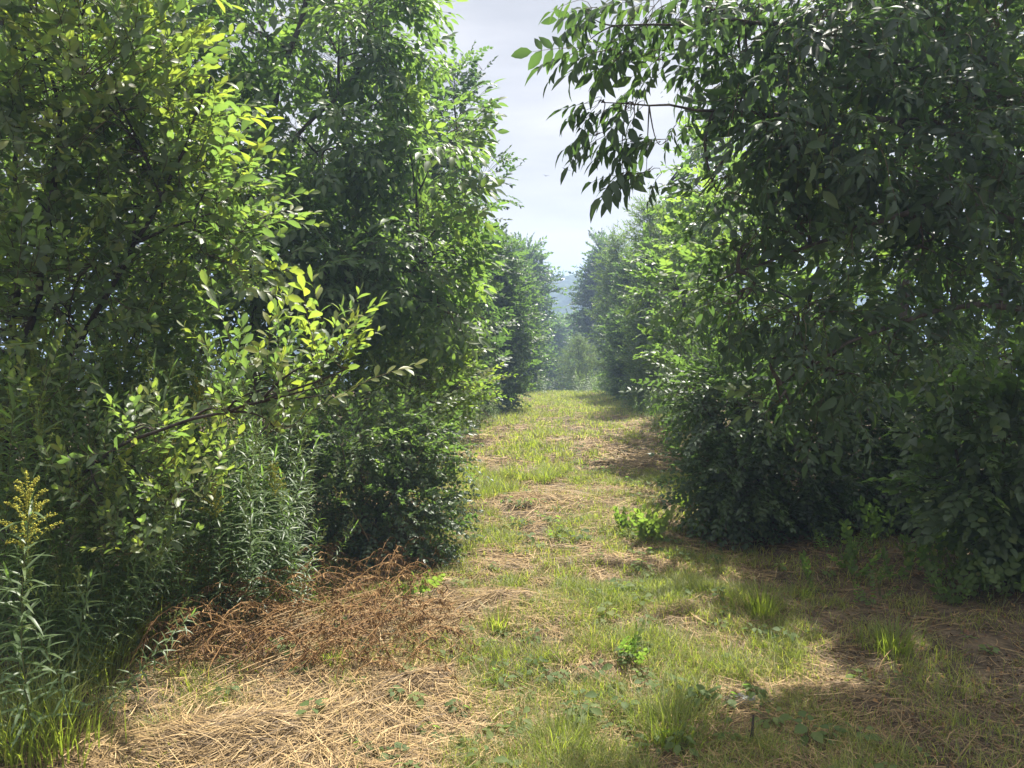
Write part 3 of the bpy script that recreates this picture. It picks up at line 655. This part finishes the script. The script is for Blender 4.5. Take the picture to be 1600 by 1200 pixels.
def goldenrods():
    rng = np.random.default_rng(60)
    green = [golden_kind(70 + k, False, 1.05 + .1 * k) for k in range(4)]
    gold = [golden_kind(80, True, 1.1), golden_kind(81, True, 1.2)]
    used = set()
    def put(o, x, y, sc, label, group, z=0.0, tilt=.12):
        loc = (x, y, float(gz(x, y)) - .01 + z); rz = rng.uniform(0, 6.28); tl = tuple(rng.normal(0, tilt, 2))
        if o.name not in used:
            used.add(o.name); o.location = loc; o.rotation_euler = (*tl, rz); o.scale = (sc,) * 3; o['label'] = label
            if group: o['group'] = group
            return o
        c = copy_tree(o, loc, rz, sc, tl, label=label)
        if group: c['group'] = group
        elif 'group' in c: del c['group']
        return c
    lab1, g1 = 'green goldenrod with narrow arching leaves in the thicket in front of the willow shrub', 'goldenrods in the left thicket'
    n = 0
    while n < 120:
        y = rng.uniform(3.2, 5.5); x = rng.uniform(-2.6, -.9)
        edge = -2.0 + .72 * max(0, y - 3.6)
        if x > edge: continue
        if x > -.275 * y - .08: continue
        put(green[n % 4], x, y, rng.uniform(.8, 1.25), lab1, g1); n += 1
    n = 0
    while n < 34:
        y = rng.uniform(2.75, 3.9); x = rng.uniform(-2.5, -1.75)
        put(green[n % 4], x, y, rng.uniform(.5, .8), 'short goldenrod at the bottom left corner among the grass', 'goldenrods in the bottom left corner', tilt=.2); n += 1
    n = 0
    while n < 84:
        y = rng.uniform(3.2, 5.5); e = min(-2.0 + .72 * max(0, y - 3.6), -.275 * y - .08); x = e - abs(rng.normal(0, .22)) + .12
        put(green[n % 4], x, y, rng.uniform(.45, .9), 'short bright goldenrod along the front edge of the left thicket by the dead weeds', 'goldenrods along the thicket edge', tilt=.22); n += 1
    lab3, g3 = 'goldenrod in the weedy verge on the left below the mid green tree', 'goldenrods on the far left verge'
    for k in range(22):
        D = rng.uniform(9.5, 14); x = .066 * D - 1.45 - rng.uniform(0, 1.1)
        put(green[k % 4], x, D, rng.uniform(.6, 1.0), lab3, g3)
    lab4, g4 = 'goldenrod in the weedy verge on the right in front of the maples', 'goldenrods on the right verge'
    for k in range(30):
        D = rng.uniform(8.2, 14); x = .066 * D + 1.45 + rng.uniform(0, 1.2) + .2 * (D < 11)
        put(green[k % 4], x, D, rng.uniform(.6, 1.05), lab4, g4)
    lf = [LEAF['lance'](c) for c in (.3, .6, .8)]
    tp = [sprig(lf, 30, .9, rng, ang=65, droop=.08, radial=True, sc=(1.0, 1.7), stem=.004, t0=.1, grade=.3) for k in range(4)]
    n = 520; D = rng.uniform(12, 33, n); sg = rng.choice([-1, 1], n); x = .066 * D + sg * np.where(D > 27, rng.uniform(.45, 2.6, n), np.where(sg < 0, rng.uniform(1.45, 3.0, n), rng.uniform(1.5, 3.2, n)))
    b = MB(); pos = np.stack([x, D, gz(x, D) - .02], -1); d = nrm(rng.normal(0, .2, (n, 3)) + [0, 0, 1])
    b.many(tp, pos, frame(d, rng.normal(size=(n, 3))), rng.uniform(.4, .9, n) * np.where(D > 27, 1.1, 1), rng.normal(.48, .12, n), rng)
    tag(b.build('verge_weeds', [M['goldenrod'], M['green_stem']]), 'mass of tall green weeds along the far verges of the path', 'weeds', kind='stuff')
    # the ones in flower
    for px, py, D, lab in ((26, 768, 2.75, 'goldenrod with a yellow-green plume leaning in at the left edge'), (420, 738, 4.6, 'goldenrod with a small yellow plume beside the dark rounded bush'),
                           (340, 765, 4.1, 'goldenrod with a bent golden plume in the middle of the thicket'), (455, 770, 4.9, 'goldenrod with yellow plume nearest the dark rounded bush'),
                           (265, 715, 3.9, 'goldenrod with a pale yellow plume below the willow bough'), (325, 640, 4.6, 'tall goldenrod in bud under the yellow-green sprigs')):
        p = P(px, py, D); o = gold[int(px) % 2]; g = float(gz(p[0], p[1])); sc = (p[2] - g) / 1.12
        put(o, p[0], p[1], sc, lab, None, tilt=.06)
    for o in green + gold:
        if o.name not in used: bpy.data.objects.remove(o)
goldenrods()

# ------------------------------------------------------------------ GROUND COVER
def blob_at(px, py, rx, ry):
    p = G(px, py); return p[0], p[1], rx, ry

GREEN = [blob_at(900, 1120, .55, .5), blob_at(780, 1050, .3, .4), blob_at(1010, 1020, .4, .5), blob_at(960, 940, .4, .5), blob_at(1040, 1180, .4, .3),
         blob_at(780, 830, .35, .6), blob_at(900, 830, .3, .7), blob_at(1000, 850, .5, .5), blob_at(1060, 760, .4, 1.0), blob_at(760, 770, .35, .7), blob_at(830, 700, .4, .9),
         blob_at(880, 620, 1.8, 6), blob_at(800, 640, .8, 3), blob_at(1060, 930, .3, .3), blob_at(720, 880, .2, .5)]
STRAW = [blob_at(400, 1150, .8, .4), blob_at(650, 1080, .4, .3), blob_at(560, 980, .6, .5), blob_at(780, 945, .5, .25), blob_at(960, 700, .5, 1.2), blob_at(860, 780, .45, .7), blob_at(740, 690, .5, 2), blob_at(1010, 670, .5, 2), blob_at(1000, 720, .3, .8)]

def mask(x, y, L):
    v = np.zeros_like(x)
    for cx, cy_, rx, ry in L: v = np.maximum(v, np.exp(-((x - cx) / rx) ** 2 - ((y - cy_) / ry) ** 2))
    return v

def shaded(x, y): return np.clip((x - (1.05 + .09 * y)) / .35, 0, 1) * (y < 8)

def grass_cover():
    rng = np.random.default_rng(90); b = MB()
    def layer(n, y0, y1, hw, wid, hgt, K=4, off=.15):
        y = y0 * (y1 / y0) ** rng.random(n); x = .066 * y + off + rng.normal(0, hw, n) * (1 + .03 * y)
        cl = fbm(x * 5 + 30, y * 5, 21, 2); cl2 = fbm(x * 1.3, y * 1.3, 25, 2)
        g = mask(x, y, GREEN) - .5 * mask(x, y, STRAW)
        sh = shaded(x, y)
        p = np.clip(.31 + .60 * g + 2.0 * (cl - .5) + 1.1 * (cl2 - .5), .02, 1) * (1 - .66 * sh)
        left = np.clip(((-1.75 + .42 * np.maximum(y - 3.5, 0)) - x) / .3, 0, 1)
        p = np.maximum(p, left * .8 * (y < 6))
        q = rng.random(n) < p; x, y, cl, g, sh = x[q], y[q], cl[q], g[q], sh[q]; n = len(x)
        z = gz(x, y)
        h = rng.uniform(*hgt, n) * (.5 + .8 * cl) * (1 + .1 * np.clip(g, 0, 1)) * (1 + .9 * (left[q] > .5)); w = rng.uniform(*wid, n)
        a = rng.uniform(0, 6.28, n); lean = rng.uniform(.15, 1.25, n)
        d = np.stack([np.cos(a), np.sin(a), 0 * a], -1)
        t = np.linspace(0, 1, K)
        pts = np.stack([x, y, z - .01], -1)[:, None] + d[:, None] * (lean * h)[:, None, None] * (t ** 2)[None, :, None] + np.array([0, 0, 1.]) * (h[:, None] * (t - .3 * lean[:, None] * t ** 2))[:, :, None]
        side = np.stack([-np.sin(a), np.cos(a), 0 * a], -1); side = nrm(side + rng.normal(0, .4, (n, 3)) * [1, 1, 0])
        wd_ = w[:, None] * (1 - .94 * t ** 1.6)[None]
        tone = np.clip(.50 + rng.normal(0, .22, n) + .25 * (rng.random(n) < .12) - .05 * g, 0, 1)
        b.ribbons(pts, wd_, side, tone)
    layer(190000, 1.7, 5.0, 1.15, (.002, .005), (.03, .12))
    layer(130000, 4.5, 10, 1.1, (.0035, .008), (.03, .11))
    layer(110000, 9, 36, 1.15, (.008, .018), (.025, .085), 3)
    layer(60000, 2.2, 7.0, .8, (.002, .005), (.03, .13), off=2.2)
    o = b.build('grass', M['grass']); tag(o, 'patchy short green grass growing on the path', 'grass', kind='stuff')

def straw_cover():
    rng = np.random.default_rng(91); b = MB()
    def layer(n, y0, y1, hw, wid, ln, K=4, off=.1):
        y = y0 * (y1 / y0) ** rng.random(n); x = .066 * y + off + rng.normal(-.1, hw, n) * (1 + .03 * y)
        g = mask(x, y, GREEN); s = mask(x, y, STRAW); cl = fbm(x * 3 + 3, y * 3, 33, 2)
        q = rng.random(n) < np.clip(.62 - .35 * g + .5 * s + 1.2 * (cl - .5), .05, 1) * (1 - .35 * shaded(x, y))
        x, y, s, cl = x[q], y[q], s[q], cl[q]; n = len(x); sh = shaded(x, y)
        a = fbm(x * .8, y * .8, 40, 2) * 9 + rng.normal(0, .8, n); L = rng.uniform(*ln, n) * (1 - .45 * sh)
        t = np.linspace(-.5, .5, K); bend = rng.normal(0, .5, n)
        aa = a[:, None] + bend[:, None] * t[None]
        px = x[:, None] + np.cos(aa) * L[:, None] * t; py = y[:, None] + np.sin(aa) * L[:, None] * t
        lift = rng.random(n) ** 2.2 * (.02 + .04 * s); tilt = rng.normal(0, .09, n)
        pz = gz(px, py) + .003 + lift[:, None] + tilt[:, None] * L[:, None] * t + .006
        pz = np.maximum(pz, gz(px, py) - .004)
        pts = np.stack([px, py, pz], -1)
        side = nrm(np.stack([-np.sin(a), np.cos(a), rng.normal(0, .5, n)], -1))
        tone = np.clip(.46 + rng.normal(0, .24, n) + .1 * s - .22 * sh, 0, 1)  # straw coloured darker in the shaded zone, shade painted into its tone
        b.ribbons(pts, np.broadcast_to(rng.uniform(*wid, n)[:, None], (n, K)) * np.array([.8] + [1] * (K - 2) + [.5]), side, tone)
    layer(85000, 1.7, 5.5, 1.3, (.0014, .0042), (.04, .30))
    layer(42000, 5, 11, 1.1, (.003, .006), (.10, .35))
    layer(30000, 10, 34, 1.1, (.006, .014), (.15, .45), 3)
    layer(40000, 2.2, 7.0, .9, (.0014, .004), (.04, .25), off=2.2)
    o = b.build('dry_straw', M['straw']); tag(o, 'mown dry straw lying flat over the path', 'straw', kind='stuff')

def litter():
    rng = np.random.default_rng(96); b = MB()
    tp = [leaf(.045, .026, (.9, .75), (0, .3, .65, 1), .5, c) for c in (-.5, .3, .8)]
    n = 16000; y = 2.2 * (14 / 2.2) ** rng.random(n); x = .066 * y + .9 + rng.normal(0, 1.7, n)
    q = rng.random(n) < .35 + .65 * np.maximum(shaded(x, y), x < -.3 * y); x, y = x[q], y[q]; n = len(x)
    d = np.stack([rng.normal(size=n), rng.normal(size=n), rng.normal(0, .25, n)], -1)
    b.many(tp, np.stack([x, y, gz(x, y) + .012], -1), frame(d, rng.normal(0, .45, (n, 3)) + [0, 0, 1]), rng.uniform(.3, .8, n), np.clip(rng.normal(.25, .22, n), 0, 1), rng)
    tag(b.build('leaf_litter', M['rust']), 'brown fallen leaves littering the trail edges', 'leaf litter', kind='stuff')

def heaps():
    rng = np.random.default_rng(92)
    for px, py, ax, ay, n, ang, lab in ((350, 1165, .62, .26, 7600, .25, 'widest swirl of tan straw at the bottom left of the path'), (655, 1075, .28, .15, 3400, .75, 'small straw heap swept into a curve beside the green grass'), (775, 945, .42, .14, 3600, .3, 'long low heap of straw in the middle of the path')):
        c = G(px, py); b = MB()
        u = rng.normal(0, .45, (n, 2)); x = c[0] + u[:, 0] * ax * math.cos(ang) - u[:, 1] * ay * math.sin(ang); y = c[1] + u[:, 0] * ax * math.sin(ang) + u[:, 1] * ay * math.cos(ang)
        top = .09 * np.exp(-(u ** 2).sum(1) * 2)
        a = ang + .9 * (u[:, 0]) + rng.normal(0, .5, n); L = rng.uniform(.03, .32, n); K = 5; t = np.linspace(-.5, .5, K)
        aa = a[:, None] + rng.normal(.3, .6, n)[:, None] * t
        X = x[:, None] + np.cos(aa) * L[:, None] * t; Y = y[:, None] + np.sin(aa) * L[:, None] * t
        Z = gz(X, Y) + (top * rng.random(n) ** .6)[:, None] * (1 - 1.6 * t ** 2) + .006
        side = nrm(np.stack([-np.sin(a), np.cos(a), rng.normal(0, .5, n)], -1))
        b.ribbons(np.stack([X, Y, Z], -1), np.broadcast_to(rng.uniform(.0013, .0036, n)[:, None], (n, K)) * np.array([.8, 1, 1, 1, .4]), side, np.clip(.44 + rng.normal(0, .27, n), 0, 1))
        o = b.build('straw_heap', M['straw'], origin=c); tag(o, lab, 'straw heap', 'heaps of mown straw on the path')

def brown_fronds():
    rng = np.random.default_rng(93); b = MB(); n = 300
    lf = leaf(.030, .007, (1.,), (0, .4, 1), .5, .7)
    base, dirs = [], []
    while len(base) < n:
        p = G(rng.uniform(190, 640), rng.uniform(885, 1075))
        if p[1] > 6.2 or p[0] > -.25: continue
        base.append(p); a = rng.normal(.65, .5); dirs.append((math.cos(a), math.sin(a), 0))
    base, dirs = np.array(base), np.array(dirs); L = rng.uniform(.25, .6, n); K = 7; t = np.linspace(0, 1, K)
    arch = rng.uniform(.03, .3, n) ** 1.0
    def at(q): return base[:, None] + dirs[:, None] * (L[:, None] * q)[..., None] + np.array([0, 0, 1.]) * (arch[:, None] * np.sin(np.pi * np.clip(q * .85 + .1, 0, 1)) + .01)[..., None]
    b.tubes(at(np.broadcast_to(t, (n, K))), np.linspace(.0028, .0012, K)[None], 3, .55, 0)
    m = 44; q = rng.uniform(.1, 1, (n, m)); pos = at(q).reshape(-1, 3)
    d = nrm(rng.normal(0, .45, (n * m, 3)) + np.array([0, 0, -.75])); b.inst(lf, pos, frame(d, rng.normal(size=(n * m, 3))), rng.uniform(.6, 1.4, n * m), np.clip(np.repeat(rng.normal(.42, .22, n), m) + rng.normal(0, .15, n * m), 0, 1))
    o = b.build('dead_foliage', M['rust']); tag(o, 'rusty brown withered weeds lying beside the thicket', 'dead weeds', kind='stuff')
    # long pale stalks bent out of the thicket
    for k in range(14):
        p = G(rng.uniform(165, 330), rng.uniform(1000, 1110)); e = p + np.array([rng.uniform(.45, .95), rng.uniform(.5, 1.1), 0]); 
        e[2] = float(gz(e[0], e[1])) + rng.uniform(.03, .16)
        mid = (p + e) / 2; mid[2] = max(float(gz(mid[0], mid[1])), mid[2]) + rng.uniform(.06, .16)
        w = MB(); w.tubes(bez(p, mid, e, 9)[None], np.linspace(.0042, .0022, 9)[None], 6, .35 + .3 * rng.random(), 0)
        o = w.build('dry_stalk', M['straw'], origin=p); tag(o, 'long bent dry stalk slanting across the rusty dead weeds', 'dry stalk', 'long dry stalks across the dead weeds')
    # bare dead stems standing in front of the dogwood
    for k in range(12):
        p = G(rng.uniform(470, 640), rng.uniform(850, 905)); h = rng.uniform(.35, .8); dx = rng.normal(.05, .25)
        w = MB(); w.tubes(bez(p, p + [dx * .3, 0, h * .6], p + [dx, rng.normal(0, .1), h], 8)[None], np.linspace(.003, .0014, 8)[None], 5, .55, 0)
        o = w.build('bare_stem', M['straw'], origin=p); tag(o, 'thin bare dead stem standing in front of the dark rounded bush', 'dead stem', 'bare stems before the rounded bush')

def weeds():
    rng = np.random.default_rng(94)
    lf = [leaf(.055, .030, (.8, 1.), (0, .35, .7, 1), .25, .35), leaf(.055, .042, (.95, .9), (0, .3, .65, 1), .2, .3)]
    def rosette(n, h, seed):
        r = np.random.default_rng(seed); b = MB(); pos, d, up = [], [], []; cv = []
        for i in range(n):
            a = i * 2.4; q = np.array([math.cos(a), math.sin(a), 0]); hh = h * r.uniform(.3, 1); rad = r.uniform(.01, .05)
            e = q * rad + np.array([0, 0, hh]); cv.append([np.zeros(3), e * [.4, .4, .6], e]); pos.append(e); d.append(q + [0, 0, r.uniform(-.3, .4)]); up.append([r.normal(0, .3), r.normal(0, .3), 1])
        b.tubes(np.array(cv), np.full((n, 3), .0012), 3, .5, 1)
        b.inst(lf[seed % 2], np.array(pos), frame(np.array(d, float), np.array(up, float)), r.uniform(.6, 1.2, n), r.normal(0, .08, n)); return b.template()
    tp = [rosette(8 + k % 4, .05 + .03 * (k % 3), k) for k in range(6)]
    b = MB(); n = 1500
    y = 2.4 * (24 / 2.4) ** rng.random(n); x = .066 * y + .15 + rng.normal(0, 1.0, n) * (1 + .02 * y)
    g = mask(x, y, GREEN); q = rng.random(n) < .22 + .5 * g; q &= x > -1.6 + .3 * np.maximum(y - 3.5, 0); x, y = x[q], y[q]; n = len(x)
    pos = np.stack([x, y, gz(x, y)], -1); a = rng.uniform(0, 6.28, n)
    rot = frame(np.stack([np.cos(a), np.sin(a), 0 * a], -1), np.broadcast_to(np.array([0, 0, 1.]), (n, 3)) + rng.normal(0, .15, (n, 3)))
    b.many(tp, pos, rot, rng.uniform(.5, 1.0, n), .5 + rng.normal(0, .12, n), rng)
    o = b.build('ground_weeds', [M['weed'], M['green_stem']]); tag(o, 'small leafy weeds scattered through the grass of the path', 'weeds', kind='stuff')

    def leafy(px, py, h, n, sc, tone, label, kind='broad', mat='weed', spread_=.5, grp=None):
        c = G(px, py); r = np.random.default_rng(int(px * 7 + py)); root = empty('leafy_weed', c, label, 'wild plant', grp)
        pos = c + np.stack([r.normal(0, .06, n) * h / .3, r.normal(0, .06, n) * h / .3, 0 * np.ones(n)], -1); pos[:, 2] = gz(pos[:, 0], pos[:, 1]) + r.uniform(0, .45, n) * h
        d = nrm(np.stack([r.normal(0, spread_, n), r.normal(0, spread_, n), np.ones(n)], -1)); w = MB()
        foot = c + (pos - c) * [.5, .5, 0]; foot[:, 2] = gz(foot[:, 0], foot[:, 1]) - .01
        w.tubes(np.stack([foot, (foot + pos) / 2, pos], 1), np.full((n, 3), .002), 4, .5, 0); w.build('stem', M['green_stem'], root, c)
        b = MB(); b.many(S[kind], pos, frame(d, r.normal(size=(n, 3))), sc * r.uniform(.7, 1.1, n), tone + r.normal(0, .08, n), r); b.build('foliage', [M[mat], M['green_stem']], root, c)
    leafy(1015, 850, .24, 16, .75, .62, 'pale broad-leaved weed standing on the sunlit path near the dark shrub')
    leafy(985, 835, .2, 9, .65, .6, 'smaller pale weed just left of the broad-leaved weed on the path')
    leafy(1105, 800, .35, 20, .7, .7, 'bright yellow-green weed at the foot of the dark shrub')
    leafy(1085, 740, .3, 14, .6, .65, 'bright leafy weed at the path edge behind the yellow-green weed')
    leafy(1062, 800, .2, 10, .5, .68, 'lime green weed left of the yellow-green weed at the foot of the dark shrub')
    leafy(1090, 842, .16, 8, .5, .64, 'low lime weed at the shadow edge in front of the yellow-green weed')
    leafy(1050, 705, .3, 14, .6, .62, 'farthest of the bright leafy weeds along the right path edge')
    leafy(655, 935, .16, 6, .55, .55, 'small green weed at the foot of the dark rounded bush')
    leafy(985, 1040, .14, 7, .5, .5, 'low green weed in the grass in the middle of the foreground')
    leafy(380, 870, .4, 16, .95, .3, 'plant with large pale heart-shaped leaves at the thicket edge')
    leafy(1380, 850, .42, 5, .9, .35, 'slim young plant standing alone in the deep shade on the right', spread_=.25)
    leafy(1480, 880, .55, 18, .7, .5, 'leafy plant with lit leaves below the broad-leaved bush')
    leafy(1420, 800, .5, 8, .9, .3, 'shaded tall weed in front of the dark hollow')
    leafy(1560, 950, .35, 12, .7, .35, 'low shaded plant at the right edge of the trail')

    sr = np.random.default_rng(33)
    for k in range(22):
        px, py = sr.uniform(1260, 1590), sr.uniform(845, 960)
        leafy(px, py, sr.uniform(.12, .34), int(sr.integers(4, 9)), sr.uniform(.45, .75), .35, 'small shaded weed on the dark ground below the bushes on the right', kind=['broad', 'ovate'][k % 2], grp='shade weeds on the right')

    def tuft(px, py, h, n, label, rad=.07, tone=.45):
        c = G(px, py); r = np.random.default_rng(int(px + py)); b = MB(); K = 5; t = np.linspace(0, 1, K)
        u = r.normal(0, rad * .6, (n, 2)); a = np.arctan2(u[:, 1], u[:, 0]) + r.normal(0, .5, n); hh = h * r.uniform(.5, 1.1, n); lean = r.uniform(.15, .8, n)
        x, y = c[0] + u[:, 0], c[1] + u[:, 1]; d = np.stack([np.cos(a), np.sin(a), 0 * a], -1)
        pts = np.stack([x, y, gz(x, y) - .01], -1)[:, None] + d[:, None] * (lean * hh)[:, None, None] * (t ** 2)[None, :, None] + np.array([0, 0, 1.]) * (hh[:, None] * (t - .4 * lean[:, None] * t ** 2))[:, :, None]
        b.ribbons(pts, r.uniform(.004, .007, n)[:, None] * (1 - .94 * t ** 1.6)[None], np.stack([-np.sin(a), np.cos(a), 0 * a], -1), np.clip(tone + r.normal(0, .13, n), 0, 1))
        o = b.build('grass_tuft', M['grass'], origin=c); tag(o, label, 'grass tuft', 'grass tufts on the path')
    tuft(1190, 960, .24, 260, 'tall upright grass tuft at the shadow edge right of the path', .09)
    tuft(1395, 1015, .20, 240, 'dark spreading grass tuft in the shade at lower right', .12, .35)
    tuft(780, 985, .2, 90, 'small grass tuft beside the long low straw heap', .06, .55)
    tuft(1050, 1150, .2, 260, 'grass tuft near the bottom edge below the low green weed', .14)
    tuft(880, 1170, .17, 260, 'lush bottom grass tuft left of the tuft near the bottom edge', .15, .5)
    tuft(885, 700, .22, 70, 'leafy grass tuft in the middle distance of the path', .12, .5)
    tuft(1255, 935, .14, 60, 'short grass tuft right of the tall upright tuft', .05)
    tuft(520, 1040, .16, 70, 'thin green tuft poking through the rusty dead weeds', .06, .5)
    # tall arching grass of the thicket front
    for px, py in ((150, 1060), (230, 1010), (300, 960), (350, 930), (60, 1130), (20, 1190), (100, 1180), (120, 960), (200, 950), (270, 900)):
        tuft(px, py, .42, 130, 'tall arching grass tuft along the front of the left thicket', .12, .5)

    # stub of a cut stem, a flat stone and twigs in the shade
    c = G(1172, 1165); w = MB(); w.tubes(np.array([[c - [0, 0, .02], c + [.006, 0, .06], c + [.012, .01, .125]]]), np.array([[.007, .006, .004]]), 7, .3, 0)
    tag(w.build('stem_stub', M['dark_bark'], origin=c), 'dark cut stem stub standing in the grass at lower right', 'stub')
    c = G(1160, 1095); r = np.random.default_rng(8); b = MB(); nr, na = 5, 18
    v = []
    for i in range(nr + 1):
        ph = i / nr * math.pi / 2
        for j in range(na):
            a = j / na * 6.283; k = 1 + .22 * math.sin(a * 2 + 1) + .12 * math.sin(a * 5) + r.normal(0, .03)
            v.append((math.cos(a) * .10 * k * math.cos(ph) , math.sin(a) * .065 * k * math.cos(ph), .028 * math.sin(ph) ** .7 + r.normal(0, .002) - .008))
    f = []
    for i in range(nr):
        for j in range(na):
            a, d_ = i * na + j, i * na + (j + 1) % na; f += [(a, d_, d_ + na), (a, d_ + na, a + na)]
    b.add(np.array(v) + c, f, .5, 0)
    tag(b.build('stone', ramp_mat('stone', [(.3, (.12, .12, .115)), (.7, (.26, .26, .25))], 30, bump=.5), origin=c), 'flat grey stone half sunk in the shaded ground', 'stone')
    tw = np.random.default_rng(12)
    for k in range(14):
        c = G(tw.uniform(1100, 1560), tw.uniform(930, 1190)); a = tw.uniform(0, 3.14); L = tw.uniform(.12, .4); d = np.array([math.cos(a), math.sin(a), 0]) * L / 2
        p0, p1 = c - d, c + d; p0[2] = float(gz(p0[0], p0[1])) + .008; p1[2] = float(gz(p1[0], p1[1])) + tw.uniform(.008, .05); mid = (p0 + p1) / 2 + tw.normal(0, .02, 3) * [1, 1, 0] + [0, 0, .015]
        w = MB(); w.tubes(bez(p0, mid, p1, 6)[None], np.linspace(.0035, .0018, 6)[None], 5, .45, 0)
        tag(w.build('fallen_twig', M['straw'], origin=c), 'dry fallen twig lying on the shaded ground at lower right', 'twig', 'fallen twigs in the shade')

def birds():
    for px, py, D, rz, lab in ((885, 266, 38, .6, 'tiny dark bird gliding in the open sky between the trees'), (853, 275, 60, -.4, 'fainter bird lower left of the gliding one in the sky')):
        c = P(px, py, D); b = MB(); t = np.linspace(0, 1, 9)
        b.tubes(np.stack([0 * t, (t - .5) * .26, .01 * np.sin(t * 3)], -1)[None], np.array([.004, .018, .026, .034, .036, .032, .026, .022, .005])[None], 8, .5, 0)
        for sg in (-1, 1):
            v = [(sg * .02, .06, .01), (sg * .02, -.05, .008), (sg * .17, .075, .06), (sg * .16, -.03, .055), (sg * .33, -.02, .035), (sg * .02, .0, .024), (sg * .16, .02, .07)]
            b.add(v, [(0, 5, 2), (5, 6, 2), (5, 1, 6), (1, 3, 6), (2, 6, 4), (6, 3, 4), (0, 2, 1), (1, 2, 3), (2, 4, 3)], .5, 0)
        b.add([(0, -.11, .004), (-.04, -.19, 0), (.04, -.19, 0), (0, -.11, -.006)], [(0, 1, 2), (3, 2, 1)], .5, 0)
        o = b.build('bird', ramp_mat('feather', [(.3, (.02, .02, .022)), (.7, (.05, .045, .04))], 40), origin=None)
        o.location = c; o.rotation_euler = (.1, .2, rz); tag(o, lab, 'bird')

grass_cover(); straw_cover(); litter(); heaps(); brown_fronds(); weeds(); birds()

# ------------------------------------------------------------------ air
def haze():
    b = MB(); x0, x1, y0, y1, z0, z1 = -3400, 3400, -29, 6000, -130, 13
    v = [(x, y, z) for z in (z0, z1) for y in (y0, y1) for x in (x0, x1)]
    b.add(v, [(0, 2, 3), (0, 3, 1), (4, 5, 7), (4, 7, 6), (0, 1, 5), (0, 5, 4), (2, 6, 7), (2, 7, 3), (0, 4, 6), (0, 6, 2), (1, 3, 7), (1, 7, 5)], .5, 0)
    m = bpy.data.materials.new('haze'); m.use_nodes = True; n, l = m.node_tree.nodes, m.node_tree.links; n.clear()
    out = n.new('ShaderNodeOutputMaterial'); p = n.new('ShaderNodeVolumePrincipled')
    p.inputs['Color'].default_value = (.40, .53, .78, 1); p.inputs['Density'].default_value = .0029; p.inputs['Anisotropy'].default_value = .3
    l.new(p.outputs['Volume'], out.inputs['Volume'])
    o = b.build('haze', m, smooth=False); tag(o, 'pale blue summer haze between here and the far hill', 'haze', kind='stuff')
haze()
